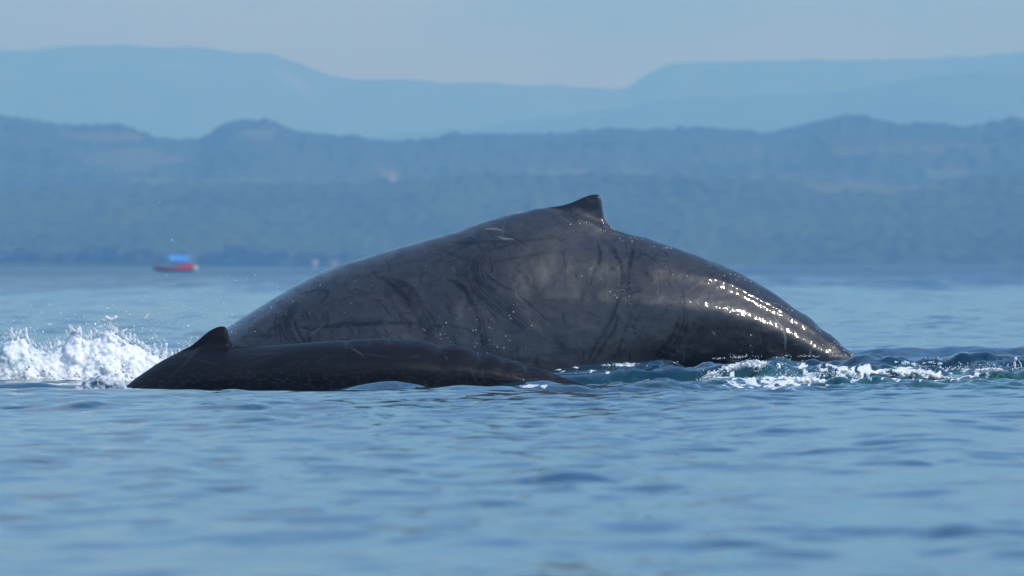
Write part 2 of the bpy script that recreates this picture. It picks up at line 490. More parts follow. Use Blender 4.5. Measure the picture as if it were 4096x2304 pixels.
def smooth_poly(pts, k=8):
    pts = np.array(pts, float)
    if len(pts) < 3: return pts
    t = np.arange(len(pts)); tt = np.linspace(0, len(pts)-1, (len(pts)-1)*k+1)
    res = []
    P0 = np.vstack([2*pts[0]-pts[1], pts, 2*pts[-1]-pts[-2]])
    for x in tt:
        i = min(int(x), len(pts)-2); f = x-i
        a, b, c, d = P0[i], P0[i+1], P0[i+2], P0[i+3]
        res.append(0.5*((2*b)+(-a+c)*f+(2*a-5*b+4*c-d)*f*f+(-a+3*b-3*c+d)*f**3))
    return np.array(res)

def whale_mesh(name, top, body, Yc, W, mid, low, peak, px0, px1, step, nrow, nfar, zbot, relief, sm=1.2, finbase=0.05, yaw=0.0):
    cols = np.arange(px0, px1, step)
    tp = gsm(np.interp(cols, [a for a,_ in top], [b for _,b in top]), sm)
    bp = gsm(np.interp(cols, [a for a,_ in body], [b for _,b in body]), 5)
    bp = np.maximum(bp, tp)
    Xc, _, zt = P(cols, tp, Yc)
    zb = P(cols, bp, Yc)[2]
    zm = gsm(P(cols, np.interp(cols, *zip(*mid)), Yc)[2], 12)
    zm = np.minimum(zm, zb-0.10)
    Wc = gsm(np.interp(cols, *zip(*W)), 12)
    Dl = gsm(np.interp(cols, *zip(*low)), 12)
    qk = gsm(np.interp(cols, *zip(*peak)), 12)
    def side(n, sgn):
        t = np.linspace(0, 1, n)[None,:]
        bot = np.minimum(zbot, zt-0.25)
        z = zt[:,None] - (zt-bot)[:,None]*(0.35*t+0.65*t**1.8)
        x = np.repeat(Xc[:,None], n, 1)
        u = np.clip((zb[:,None]-z)/(zb-zm)[:,None], 0, 1)
        up = Wc[:,None]*np.power(np.clip(1-(1-u)**2, 0, 1), 0.5*qk[:,None])
        lo = Wc[:,None]*np.sqrt(np.clip(1-(np.clip(zm[:,None]-z, 0, 9)/Dl[:,None])**2, 0.0004, 1))
        y = np.where(z >= zm[:,None], up, lo)
        # the fin above the back, flaring into it
        hf = np.clip(zt-zb, 0, 9)[:,None]
        above = np.clip(z-zb[:,None], 0, 9)
        fin = 0.05*np.minimum(1, hf/0.06)*np.sqrt(np.clip((zt[:,None]-z)/0.10, 0, 1)) + finbase*np.minimum(hf/0.15, 1)*np.exp(-np.maximum(z-zb[:,None], -0.05)/0.05)*np.clip((zt[:,None]-z)/0.06, 0, 1)*(z > zb[:,None]-0.4)*np.exp(-np.maximum(zb[:,None]-z, 0)/0.12)
        y = np.sqrt(y*y + fin*fin)
        ppx, ppy = PXY(x, np.full_like(x, Yc), z)
        y = y + relief(x, z, ppx, ppy, y) * np.clip(y/0.06, 0, 1)
        y = np.maximum(y, 0)
        y[:,0] = 0
        return x, Yc + sgn*y, z, ppx, ppy
    A = side(nrow, -1); B = side(nfar, 1)
    st = [np.concatenate([A[k], B[k][:, :0:-1]], 1) for k in range(5)]
    # angle the animal slightly
    nu, nv = st[0].shape
    V = np.stack(st[:3], -1).reshape(-1,3)
    me = grid_mesh(name, V, nu, nv, closed=True)
    me.flip_normals()
    return me, st[3].ravel(), st[4].ravel(), V

def skin_mat(name, base, pale, spec_rough, dark, coat=0.5, bumpy=1.0, spec=0.3):
    M = Mat(name)
    p = M.n('BsdfPrincipled', Roughness=spec_rough, IOR=1.38)
    p.inputs['Specular IOR Level'].default_value = spec
    n1 = M.noise(2.2, 5, 0.6); n2 = M.noise(11, 6, 0.72); n3 = M.noise(90, 3, 0.6)
    streak = M.noise(7, 5, 0.7, M.obj((0.35, 1, 1.3)))
    c = M.mix(M.rng(n1, 0.35, 0.65), [x*0.88 for x in base], [x*1.10 for x in base])
    c = M.mix(M.rng(n2, 0.46, 0.68, 0, 0.7), c, dark)
    c = M.mix(M.rng(streak, 0.55, 0.75, 0, 0.3), c, pale)
    c = M.mix(M.rng(n3, 0.60, 0.75, 0, 0.35), c, pale)
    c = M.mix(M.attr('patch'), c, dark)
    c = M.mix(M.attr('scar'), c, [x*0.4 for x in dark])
    c = M.mix(M.attr('scratch'), c, (0.22, 0.22, 0.23))
    c = M.mix(M.attr('raw'), c, (0.36, 0.07, 0.06))
    M.l(c, p.inputs['Base Color'])
    p.inputs['Coat Weight'].default_value = coat
    p.inputs['Coat Roughness'].default_value = 0.10
    p.inputs['Coat IOR'].default_value = 1.42
    h = M.math('ADD', M.math('MULTIPLY', n2, 0.3), M.math('MULTIPLY', M.attr('scar'), -0.10))
    b1 = M.bump(h, 0.008*bumpy)
    b2 = M.bump(M.noise(55, 3, 0.65), 0.0022*bumpy, 1.0, b1)
    b3 = M.bump(M.noise(15, 2.5, 0.5), 0.0068*bumpy)
    M.l(b2, p.inputs['Normal'])
    M.l(b3, p.inputs['Coat Normal'])
    # wet film breaks up
    wet = M.rng(M.noise(6, 4, 0.7), 0.36, 0.6, 0.45, 1.0)
    M.l(M.math('MULTIPLY', wet, coat), p.inputs['Coat Weight'])
    return M.surf(p.outputs[0])

# ---- mother
YW = 95.0
big_top = [(300,1740),(450,1640),(600,1540),(700,1462),(800,1388),(906,1312),(970,1270),(1033,1232),(1110,1184),(1192,1137),(1270,1097),(1351,1062),(1430,1037),(1510,1014),(1590,992),(1669,970),(1730,953),(1772,941),(1832,925),(1877,906),(1932,887),(1998,867),(2053,853),(2098,845),(2136,836),(2197,830),(2225,826),(2252,821),(2285,811),(2324,794),(2340,787),(2357,781),(2372,778),(2385,777),(2399,779),(2403,786),(2406,801),(2409,815),(2411,831),(2413,859),(2417,871),(2423,882),(2432,894),(2443,904),(2468,921),(2517,938),(2583,950),(2639,970),(2666,979),(2700,991),(2759,1010),(2820,1033),(2888,1060),(2966,1096),(3043,1140),(3085,1165),(3121,1189),(3150,1211),(3173,1230),(3200,1247),(3235,1267),(3260,1290),(3276,1308),(3300,1326),(3328,1342),(3350,1362),(3370,1383),(3401,1406),(3427,1425),(3480,1490),(3540,1570),(3600,1660)]
big_body = [p for p in big_top if p[0] < 2200] + [(2260,838),(2330,862),(2400,893),(2450,914)] + [p for p in big_top if p[0] > 2500]
def big_relief(x, z, px, py, y):
    r = 0.016*fbm(x*1.3, z*1.8, 201, 4)
    # lateral muscle ridge of the tail stock, hollow under it
    yr = np.interp(px, [1900,2200,2500,2800,3000,3150,3300], [1175,1168,1172,1205,1262,1330,1400])
    m = sstep(2050, 2550, px)*(1-sstep(3250, 3400, px))
    r = r + m*(0.030*np.exp(-((py-yr-35)/60)**2) - 0.022*np.exp(-((py-yr+62)/50)**2))
    # second fold running to the flukes
    yr2 = np.interp(px, [2700,2900,3100,3250,3400], [1080,1120,1225,1310,1420])
    r = r + 0.028*sstep(2650, 2950, px)*np.exp(-((py-yr2)/22)**2)
    # vertical wrinkles on the left flank
    r = r + 0.006*sstep(1500, 1900, px)*(1-sstep(2200, 2500, px))*np.sin(px/46+2.2*pnoise(px/130, py/180, 3))*sstep(1050, 1200, py)
    # waist below the fin
    r = r - 0.03*np.exp(-((px-2380)/180)**2-((py-960)/45)**2)
    return r
me, px, py, V = whale_mesh('mother', big_top, big_body, YW,
    W=[(300,0.9),(900,1.22),(1500,1.25),(2000,1.10),(2400,0.90),(2700,0.70),(3000,0.46),(3200,0.32),(3420,0.20),(3600,0.14)],
    mid=[(300,1790),(900,1580),(1500,1550),(2000,1490),(2300,1410),(2600,1330),(2800,1300),(3000,1310),(3200,1375),(3420,1500),(3600,1750)],
    low=[(300,1.6),(1500,1.5),(2200,1.15),(2600,0.78),(3000,0.60),(3420,0.5),(3600,0.4)],
    peak=[(300,1.0),(1200,1.0),(2050,1.1),(2280,1.7),(2440,1.7),(2620,1.3),(3000,1.3),(3600,1.3)],
    px0=320, px1=3600, step=3.8, nrow=170, nfar=40, zbot=-0.75, relief=big_relief)
def c4(l): return [(1700+a/1.811, 740+b/1.811) for a, b in l]
def c1(l): return [(500+a/2.415, 1000+b/2.415) for a, b in l]
def c7(l): return [(1300+a/2.342, 1250+b/2.342) for a, b in l]
def c5(l): return [(2500+a/1.932, 850+b/1.932) for a, b in l]
scars = []   # points, width in photo px, strength, parallel copies, spacing
def S(pts, w_=5, s=0.8, n=1, sp=(10, 3)): scars.append((pts, w_, s, n, sp))
S(c4([(390,495),(345,560),(348,630),(380,690),(440,730),(490,790)]), 4, .8, 4, (11,4))
S(c4([(430,630),(480,680),(560,730),(640,770),(700,820),(770,880),(850,950),(880,975)]), 4, .8)
S(c4([(160,685),(230,720),(290,780),(320,840),(350,870)]), 7, .9, 2, (8,-3))
S(c4([(350,880),(385,960),(400,1060),(415,1150),(425,1200)]), 5, .75, 3, (9,0))
S(c4([(220,640),(300,700),(380,790),(450,860),(560,940),(660,1000),(710,1050)]), 4, .75, 5, (9,-9))
S(c4([(440,465),(560,445),(700,400),(850,385),(1000,370)]), 4, .45)
S(c4([(200,410),(300,425),(430,410)]), 6, .6)
S(c4([(60,545),(140,550),(200,560)]), 3, .6)
S(c4([(90,465),(200,500),(330,550)]), 4, .5)
S(c4([(490,555),(485,600),(470,640)]), 6, .6)
S(c4([(1245,400),(1260,480),(1255,550),(1210,630),(1185,720)]), 5, .85)
S(c4([(1270,390),(1340,450),(1400,560),(1420,650),(1420,720),(1380,750)]), 5, .75, 2, (9,-4))
S(c4([(1510,430),(1490,550),(1460,650),(1470,760),(1465,880)]), 5, .75, 2, (-10,0))
S(c4([(1430,740),(1390,840),(1350,950),(1290,1060),(1230,1150),(1180,1260)]), 7, .85)
S(c4([(1400,950),(1370,1050),(1300,1150),(1210,1290)]), 6, .75)
S(c4([(1480,950),(1440,1060),(1400,1180),(1360,1260)]), 5, .7)
S(c4([(1690,460),(1750,500),(1740,570),(1680,610)]), 4, .6)
S(c4([(1600,640),(1640,700)]), 9, .8); S(c4([(1690,630),(1700,710)]), 9, .8, 3, (14,4)); S(c4([(1060,630),(1110,680)]), 7, .7)
S(c4([(1500,1010),(1530,1090)]), 8, .7); S(c4([(990,930),(1015,1000)]), 5, .6); S(c4([(0,880),(60,950),(100,1040)]), 7, .6, 2, (-18,10))
S(c4([(1260,560),(1330,590),(1390,650)]), 7, .5); S(c4([(600,655),(520,660)]), 4, .5); S(c4([(180,1000),(330,1050),(480,1160)]), 4, .5)
S(c1([(1640,500),(1600,560),(1550,620),(1530,700),(1560,800),(1650,890)]), 5, .85, 4, (12,2))
S(c1([(1480,640),(1480,760),(1500,900)]), 5, .7, 2, (14,0)); S(c1([(1640,680),(1700,800),(1760,890)]), 6, .8, 2, (9,0)); S(c1([(1790,790),(1815,880)]), 7, .8)
S(c1([(1380,770),(1480,730),(1560,680),(1620,580),(1640,500)]), 4, .7); S(c1([(1830,760),(2000,720),(2200,695),(2415,690)]), 4, .7)
S(c1([(1690,430),(1850,390),(1950,400),(1960,440),(1900,520)]), 5, .6); S(c1([(1700,720),(1830,765)]), 5, .7); S(c1([(1000,830),(1300,830),(1530,820)]), 4, .4)
S(c7([(20,130),(300,100),(600,80),(850,90),(1100,110)]), 4, .75, 2, (0,6)); S(c7([(870,20),(930,100),(980,200),(990,230)]), 8, .75, 2, (14,-4))
S(c7([(690,0),(780,60),(820,150),(810,200)]), 5, .6); S(c7([(1980,400),(1970,480)]), 6, .6); S(c7([(1800,320),(1820,440)]), 5, .5)
S(c5([(780,470),(795,560)]), 5, .6); S(c5([(420,800),(385,900),(330,1000),(230,1110)]), 9, .7, 3, (16,6)); S(c5([(600,860),(540,930),(470,1010)]), 7, .6, 3, (14,5))
S(c5([(320,630),(440,740)]), 5, .6); S(c5([(440,560),(440,800)]), 4, .5); S(c5([(1260,1000),(1320,1080)]), 5, .6); S(c5([(1100,930),(960,1010)]), 4, .5)
S(c5([(60,240),(30,420),(15,560)]), 6, .6); S(c5([(250,470),(260,540)]), 10, .7, 3, (22,-6)); S(c5([(340,440),(420,580)]), 6, .7)
S([(1530,1110),(1600,1170),(1650,1230),(1700,1330)], 12, .6, 3, (12,-6)); S([(1580,1115),(1640,1150),(1690,1220)], 6, .7, 2, (8,-5))
S([(1800,1010),(1900,970),(2050,960)], 5, .35); S([(1950,1050),(2100,1020),(2250,1000)], 5, .35)
sc = np.zeros(len(px)); nearside = V[:,1] < YW
wob = 3.0*fbm(px/40, py/40, 301, 3)
for pts, w_, s, n, sp in scars:
    sp_ = smooth_poly(pts)
    for k in range(n):
        q = sp_ + np.array(sp)*k + np.array([wr.normal(0, 2), wr.normal(0, 2)])
        c0 = int(len(q)*0.12*k/ max(1, n)) if n > 1 else 0
        sc = np.maximum(sc, s*(1-0.12*k)*polyd(px+wob, py-wob, q[c0:], w_))
for k in range(240):       # fine random scuffs
    cx, cyy = wr.uniform(950, 3350), 0
    topy = np.interp(cx, *zip(*big_top)); cyy = wr.uniform(topy+10, 1470)
    an = wr.normal(0.9, 0.7) if cx < 2300 else wr.normal(2.2, 0.5)
    L = wr.uniform(20, 95); cu = wr.normal(0, 0.35)
    q = [(cx+L*t*math.cos(an+cu*t), cyy+L*t*math.sin(an+cu*t)) for t in np.linspace(-.5, .5, 5)]
    sc = np.maximum(sc, wr.uniform(.15, .55)*polyd(px+wob, py, q, wr.uniform(2.2, 4.5)))
sc *= np.clip(0.75+0.7*fbm(px/25, py/25, 311, 3), 0.15, 1)
lt = np.zeros(len(px))
for q in [c4([(440,320),(500,318),(560,330)]), c4([(530,375),(580,390),(640,392)]), c5([(1140,800),(1200,880),(1230,960),(1230,1050)]), c5([(1430,1060),(1420,1110)]), c5([(665,915),(690,945)])]:
    lt = np.maximum(lt, 0.5*polyd(px, py, smooth_poly(q), 4))
for k in range(50):
    cx = wr.uniform(1000, 3300); cyy = wr.uniform(np.interp(cx, *zip(*big_top))+10, 1470); an = wr.uniform(0, 3.1); L = wr.uniform(20, 80)
    lt = np.maximum(lt, wr.uniform(.06, .2)*polyd(px, py, [(cx, cyy), (cx+L*math.cos(an), cyy+L*math.sin(an))], 2.4))
tpv = np.interp(px, *zip(*big_top)); bdv = np.interp(px, *zip(*big_body))
mott = fbm(px/70, py/40, 321, 4)
pt = 0.75*np.exp(-((py-tpv)/26)**2)*sstep(-0.25, 0.3, mott+0.1)                       # dark dorsal edge
pt = np.maximum(pt, 0.9*sstep(0, 25, bdv-py+12)*sstep(-.35, .1, mott+0.15-0.7*np.exp(-((px-2340)/55)**2-((py-852)/22)**2)))  # fin
pt = np.maximum(pt, 0.65*sstep(1290, 1420, py + 0.12*(px-2800) + 60*mott)*sstep(2480, 2700, px))   # undercut shade painted on the belly side of the tail stock
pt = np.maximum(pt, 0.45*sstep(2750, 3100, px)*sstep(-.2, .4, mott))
raw = 0.9*polyd(px, py, [(2066,854),(2090,849),(2106,845)], 5)*(np.clip(.6+fbm(px/9, py/9, 5, 2), 0, 1)) + 0.5*polyd(px, py, [(2416,872),(2424,886),(2436,899)], 5)
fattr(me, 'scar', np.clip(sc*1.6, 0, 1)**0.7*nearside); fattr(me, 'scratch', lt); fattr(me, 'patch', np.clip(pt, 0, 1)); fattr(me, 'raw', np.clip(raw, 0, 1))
glint_p, glint_r = [], []  # white beads set on the skin stand in for sun glints
ncand = np.where(nearside & (V[:,2] > 0))[0]
for (cx, cyy, rx, ry, n) in [(1960,1360,90,70,70),(1780,1330,60,60,24),(2010,1260,70,60,26),(2460,1165,22,24,26),(2512,1165,8,50,20),(2370,1110,30,20,8),(2450,915,30,14,34),(2560,955,80,10,40),(2330,892,70,9,26),(2660,985,60,12,22),(2670,1050,12,30,16),(2720,1120,40,40,14),(2900,1110,60,40,22),(3000,1110,60,14,22),(3060,1220,60,25,30),(3160,1250,40,20,26),(3250,1330,50,26,40),(3340,1385,40,20,50),(3400,1415,24,10,40)]:
    wgt = np.exp(-((px[ncand]-cx)/rx)**2-((py[ncand]-cyy)/ry)**2)
    n = max(4, int(n*.6)); ii = ncand[rng.choice(len(ncand), n, p=wgt/wgt.sum())]
    glint_p += list(V[ii]); glint_r += list(0.0016+0.0045*rng.random(n)**3)
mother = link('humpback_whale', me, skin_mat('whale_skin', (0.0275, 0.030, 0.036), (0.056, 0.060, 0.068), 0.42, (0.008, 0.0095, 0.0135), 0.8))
tag(mother, 'large scratched dark grey whale arching its back with a hooked dorsal fin', 'whale', 'whales at the surface')

# ---- calf
YC = 84.4
calf_top = [(330,1700),(430,1610),(500,1549),(541,1514),(580,1488),(624,1457),(665,1434),(711,1411),(748,1392),(770,1379),(790,1363),(803,1352),(815,1341),(833,1327),(852,1315),(873,1307),(893,1305),(906,1310),(910,1317),(912,1327),(914,1344),(917,1355),(920,1364),(927,1373),(935,1379),(955,1386),(984,1388),(1080,1383),(1204,1373),(1328,1363),(1378,1361),(1388,1363),(1400,1360),(1471,1356),(1484,1357),(1550,1355),(1562,1357),(1684,1361),(1727,1371),(1753,1379),(1765,1380),(1791,1378),(1842,1380),(1872,1391),(1900,1404),(1911,1410),(1921,1411),(1932,1408),(1970,1412),(2000,1424),(2009,1430),(2020,1431),(2051,1437),(2090,1452),(2098,1458),(2110,1460),(2154,1468),(2188,1480),(2239,1502),(2282,1517),(2325,1533),(2400,1565),(2500,1620),(2600,1690)]
_k = [(x, np.interp(x, [1330,1684,1791,1960,2150,2325], [1361,1359,1376,1409,1464,1530])) for x, _ in calf_top]
calf_top = [(x, y if not 1330 < x < 2300 else b+(y-b)*1.55) for (x, y), (_, b) in zip(calf_top, _k)]
calf_body = [p for p in calf_top if p[0] < 720] + [(780,1390),(850,1389),(920,1389),(984,1390)] + [p for p in calf_top if p[0] > 1000]
def calf_relief(x, z, px, py, y):
    r = 0.008*fbm(x*1.6, z*2.2, 211, 4)
    for kx in (1385, 1478, 1556, 1760, 1916, 2014, 2102, 2200):     # furrows between the knuckles
        r = r - 0.018*np.exp(-((px-kx-0.15*(py-1400))/16)**2)*np.exp(-np.clip(py-np.interp(px, *zip(*calf_top)), 0, 999)/30)
    yr = np.interp(px, [500,1000,1600,2000,2300], [1560,1455,1430,1470,1540])
    return r + 0.010*np.exp(-((py-yr-22)/30)**2) - 0.008*np.exp(-((py-yr+14)/26)**2)
me, px, py, V = whale_mesh('calf', calf_top, calf_body, YC,
    W=[(330,0.20),(500,0.30),(800,0.50),(1200,0.60),(1600,0.52),(2000,0.34),(2300,0.18),(2600,0.1)],
    mid=[(330,1760),(500,1640),(800,1530),(1200,1510),(1600,1500),(2000,1520),(2300,1600),(2600,1800)],
    low=[(330,.6),(1200,.7),(2000,.5),(2600,.35)],
    peak=[(330,1.1),(640,1.3),(790,1.8),(930,1.8),(1080,1.3),(1300,1.1),(1700,1.25),(2600,1.3)],
    px0=340, px1=2600, step=3.4, nrow=96, nfar=30, zbot=-0.45, relief=calf_relief, sm=1.0, finbase=0.03)
lt = np.zeros(len(px))
for q, s in [(c7([(240,325),(300,355),(365,400)]), .55), (c7([(1130,400),(1150,440)]), .5), (c7([(1365,510),(1400,600),(1440,670)]), .4), (c7([(1475,515),(1485,600),(1500,660)]), .35), (c7([(1275,490),(1265,560)]), .3), (c7([(800,415),(890,400)]), .25),
             (c1([(690,980),(620,1060),(540,1140),(430,1245)]), .3), (c1([(550,990),(630,1030),(700,940)]), .22), (c7([(380,380),(500,400),(620,425)]), .2), (c1([(1200,1100),(1500,1010)]), .15), (c1([(2190,940),(2300,1000)]), .4)]:
    lt = np.maximum(lt, 0.35*s*polyd(px, py, smooth_poly(q), 2.4))
for k in range(60):
    cx = wr.uniform(560, 2250); cyy = wr.uniform(np.interp(cx, *zip(*calf_top))+6, 1560); an = wr.normal(-0.2, 0.3); L = wr.uniform(30, 160)
    lt = np.maximum(lt, wr.uniform(.02, .07)*polyd(px, py, [(cx, cyy), (cx+L*math.cos(an), cyy+L*math.sin(an))], 2.6))
for kx in (1385, 1478, 1556, 1760, 1916, 2014, 2102, 2200):
    ty_ = np.interp(kx, *zip(*calf_top)); lt = np.maximum(lt, 0.05*polyd(px, py, [(kx-3, ty_-2), (kx, ty_+10), (kx+5, ty_+30)], 6))
low_m = sstep(1440, 1530, py+18*fbm(px/90, py/40, 331, 3))
lt = np.maximum(lt, 0.07*low_m*sstep(0.05, 0.45, fbm(px/22, py/10, 341, 4)))
sc = 0.5*sstep(0.05, 0.5, fbm(px/120, py/26, 351, 4))
fattr(me, 'scar', sc*0.6); fattr(me, 'scratch', np.clip(lt, 0, 1)); fattr(me, 'patch', 0.7*np.exp(-((py-np.interp(px, *zip(*calf_top)))/30)**2)*sstep(400, 700, px)*(1-sstep(900, 1000, px))); fattr(me, 'raw', 0*px)
calf = link('whale_calf', me, skin_mat('calf_skin', (0.0068, 0.0070, 0.0085), (0.016, 0.0158, 0.018), 0.5, (0.008, 0.008, 0.011), 0.10, 0.7, 0.12))
tag(calf, 'small blackish whale calf with a knobbly back swimming in front of the larger whale', 'whale', 'whales at the surface')

# ------------------------------------------------------------------ splashes
_b = bmesh.new(); bmesh.ops.create_icosphere(_b, subdivisions=2, radius=1)
ICO2 = np.array([v.co[:] for v in _b.verts]); ICO2F = np.array([[v.index for v in f.verts] for f in _b.faces]); _b.free()
_b = bmesh.new(); bmesh.ops.create_icosphere(_b, subdivisions=1, radius=1)
ICO1 = np.array([v.co[:] for v in _b.verts]); ICO1F = np.array([[v.index for v in f.verts] for f in _b.faces]); _b.free()
def balls(name, pts, rad, T=ICO1, TF=ICO1F, stretch=None):
    pts = np.asarray(pts); rad = np.asarray(rad)
    n = len(pts)
    V = T[None]*rad[:,None,None]
    if stretch is not None: V = V*stretch[:,None,:]
    V = (V + pts[:,None,:]).reshape(-1,3)
    F = (TF[None] + (np.arange(n)*len(T))[:,None,None]).reshape(-1,3)
    return raw_mesh(name, V, F)
def froth(name, pts, rad, voxel, mat, rough_amp=0.0, seed=0, its=2):
    me = balls(name+'_src', pts, rad, ICO2, ICO2F)
    o = bpy.data.objects.new(name+'_src', me); C.objects.link(o)
    m = o.modifiers.new('r', 'REMESH'); m.mode = 'VOXEL'; m.voxel_size = voxel
    s = o.modifiers.new('s', 'SMOOTH'); s.iterations = its; s.factor = 0.5
    dg = bpy.context.evaluated_depsgraph_get()
    out = bpy.data.meshes.new_from_object(o.evaluated_get(dg))
    bpy.data.objects.remove(o); bpy.data.meshes.remove(me)
    out.name = name
    n = len(out.vertices)
    co = np.empty(n*3, np.float32); out.vertices.foreach_get('co', co); co = co.reshape(-1,3)
    no = np.empty(n*3, np.float32); out.vertices.foreach_get('normal', no); no = no.reshape(-1,3)
    if rough_amp:
        co = co + no*(0.9*rough_amp*fbm(co[:,0]*5+co[:,1]*2, co[:,2]*5.5-co[:,1]*3, seed+40, 2))[:,None]
        d = (fbm(co[:,0]*11+co[:,1]*4, co[:,2]*12-co[:,1]*6, seed, 5, gain=0.62) + 0.6*fbm(co[:,0]*31-co[:,1]*9, co[:,2]*27+co[:,1]*19, seed+9, 4, gain=0.7))*rough_amp
        co = co + no*d[:,None]
        out.vertices.foreach_set('co', co.astype(np.float32).ravel())
    out.polygons.foreach_set('use_smooth', np.full(len(out.polygons), True))
    out.materials.clear(); out.update()
    return out, co, no

def foam_mat(name, white, clear, thr, rough=0.35):
    M = Mat(name)
    p = M.n('BsdfPrincipled', Roughness=rough, IOR=1.33)
    f = M.rng(M.math('ADD', M.attr('glass'), M.math('MULTIPLY', M.math('SUBTRACT', M.noise(16, 4, 0.65), 0.5), 0.9)), 0.35, 0.75)
    M.l(M.mix(f, white, clear), p.inputs['Base Color'])
    M.l(M.rng(f, 0, 1, rough, 0.06), p.inputs['Roughness'])
    M.l(M.bump(M.noise(75, 4, 0.7), 0.006), p.inputs['Normal'])
    M.l(M.rng(f, 0, 1, 1, 0), p.inputs['Subsurface Weight'])
    p.inputs['Subsurface Radius'].default_value = (0.05, 0.055, 0.06)
    p.inputs['Subsurface Scale'].default_value = 1.0
    tr = M.n('BsdfTranslucent'); tr.inputs['Color'].default_value = (*[min(1, c*1.0) for c in white], 1)
    ms = M.n('MixShader'); M.l(M.rng(f, 0, 1, thr, 0.15), ms.inputs[0]); M.l(p.outputs[0], ms.inputs[1]); M.l(tr.outputs[0], ms.inputs[2])
    return M.surf(ms.outputs[0])
mat_foam = foam_mat('white_water', (0.86, 0.885, 0.90), (0.30, 0.44, 0.46), 0.15)
mat_break = foam_mat('broken_crest', (0.84, 0.87, 0.88), (0.10, 0.20, 0.22), 0.15)
mat_bub = foam_mat('bubbling_water', (0.52, 0.57, 0.64), (0.09, 0.15, 0.21), 0.2, 0.12)
M = Mat('drop_and_glint')  # shared by the spray and the whitish beads added as glints
p = M.n('BsdfPrincipled', Roughness=0.08, IOR=1.33)
M.l(M.mix(M.rng(M.noise(40, 2), .35, .65), (0.75, 0.79, 0.82), (0.92, 0.93, 0.94)), p.inputs['Base Color'])
mat_drop_glint = M.surf(p.outputs[0])

def c2(l): return [(a/3.22, 1200+b/3.22) for a, b in l]
env = [(-700,1420),(-500,1390),(-300,1420),(-120,1400)] + c2([(0,640),(40,520),(90,460),(170,452),(250,440),(320,442),(335,495),(430,535),(500,595),(640,612),(740,565),(840,545),(885,560),(890,480),(850,440),(900,420),(960,370),(1010,400),(1060,440),(1150,465),(1250,415),(1330,400),(1370,345),(1430,325),(1500,385),(1570,425),(1620,485),(1720,505),(1800,540),(1880,610),(2000,640),(2080,700),(2200,690),(2350,650),(2450,590)]) + [(800,1390),(860,1400),(960,1450),(1040,1500)]
ex, ey = zip(*env)
def splash_points(n, Y0, rmin, rmax):
    px_ = rng.uniform(-650, 1000, n)
    top = np.interp(px_, ex, ey) + 8
    base = 1545.
    t = rng.random(n)**0.75          # 0 top .. 1 base
    py_ = top + (base-top)*t
    dep = (0.12+0.75*t)*rng.normal(0, 0.45, n)
    Yv = Y0 + dep - 0.25*t
    r = rmin + (rmax-rmin)*rng.random(n)**2*np.clip(0.25+t*1.3, 0, 1)
    x, y, z = P(px_, py_, Yv)
    return np.stack([x, y, z-r*0.6], 1), r
YSP = 89.6
pts, rad = splash_points(9000, YSP, 0.008, 0.022)
keep = (rng.random(len(pts)) < 0.35) | (PXY(pts[:,0], pts[:,1], pts[:,2])[1] < np.interp(PXY(pts[:,0], pts[:,1], pts[:,2])[0], ex, ey)+55)
pts, rad = pts[keep], rad[keep]
n = 15000
cpx_ = rng.uniform(-650, 1000, n); top = np.interp(cpx_, ex, ey); t = rng.uniform(0.04, 1, n)
r = np.minimum(rng.uniform(.034, .050, n), 0.014+0.10*t)
dpt = np.where(rng.random(n) < 0.6, -1.0, rng.uniform(-1, 1, n))
x, y, z = P(cpx_, top+10+(1550-top)*t, YSP+(0.05+0.36*t**0.8)*dpt+rng.normal(0, .02, n)+0.10*pnoise(cpx_/70, t*3.1, 77)*t)
pts = np.concatenate([pts, np.stack([x, y, z-r*.9], 1)]); rad = np.concatenate([rad, r])
# sheets and fingers of water thrown off the top edge
fp, fr = [], []
for k in range(200):
    cx = rng.uniform(-500, 780); cyy = np.interp(cx, ex, ey)+12
    an = rng.normal(-1.45, 0.45); L = rng.uniform(12, 55); yv = YSP+rng.normal(0, .15)
    n = int(L/3)+3
    for t in np.linspace(0, 1, n):
        x, y, z = P(cx+L*t*math.cos(an)+4*math.sin(t*5), cyy+L*t*math.sin(an), yv)
        fp.append((x, y, z)); fr.append(0.013*(1-0.55*t)*rng.uniform(.7, 1.2))
for (line, r0) in [(c2([(1940,380),(1975,420),(2020,480),(2060,540),(2085,590),(2080,640)]), .010), (c2([(1440,260),(1470,235),(1500,215)]), .016), (c2([(1360,220),(1385,225),(1410,240)]), .016), (c2([(1860,240),(1880,215),(1900,180)]), .013), (c2([(250,440),(262,400),(268,385)]), .014), (c2([(1190,370),(1205,400),(1220,440)]), .008), (c2([(1560,420),(1600,390),(1640,375)]), .009), (c2([(850,350),(853,380)]), .009), (c2([(1430,320),(1432,290),(1436,275)]), .009), (c2([(2140,570),(2145,640),(2150,690)]), .012)]:
    q = smooth_poly(line, 10)
    for a in q:
        x, y, z = P(a[0]+rng.normal(0, 1), a[1]+rng.normal(0, 1), YSP)
        fp.append((x, y, z)); fr.append(r0*rng.uniform(.7, 1.25))
pts = np.concatenate([pts, fp]); rad = np.concatenate([rad, fr])
me, co, no = froth('splash', pts, rad, 0.0095, mat_foam, 0.010, 401, 7)
cpx, cpy = PXY(co[:,0], co[:,1], co[:,2])
gl = 0.62*np.exp(-((cpx-50)/140)**2-((cpy-1450)/48)**2) + 0.42*np.exp(-((cpy-np.interp(cpx, ex, ey)-10)/30)**2) + 0.22*fbm(cpx/30, cpy/30, 411, 4)
fattr(me, 'glass', np.clip(gl, 0, 1))
tag(link('splash', me, mat_foam), 'tall burst of white splashing water left of the calf', 'splash', kind='stuff')

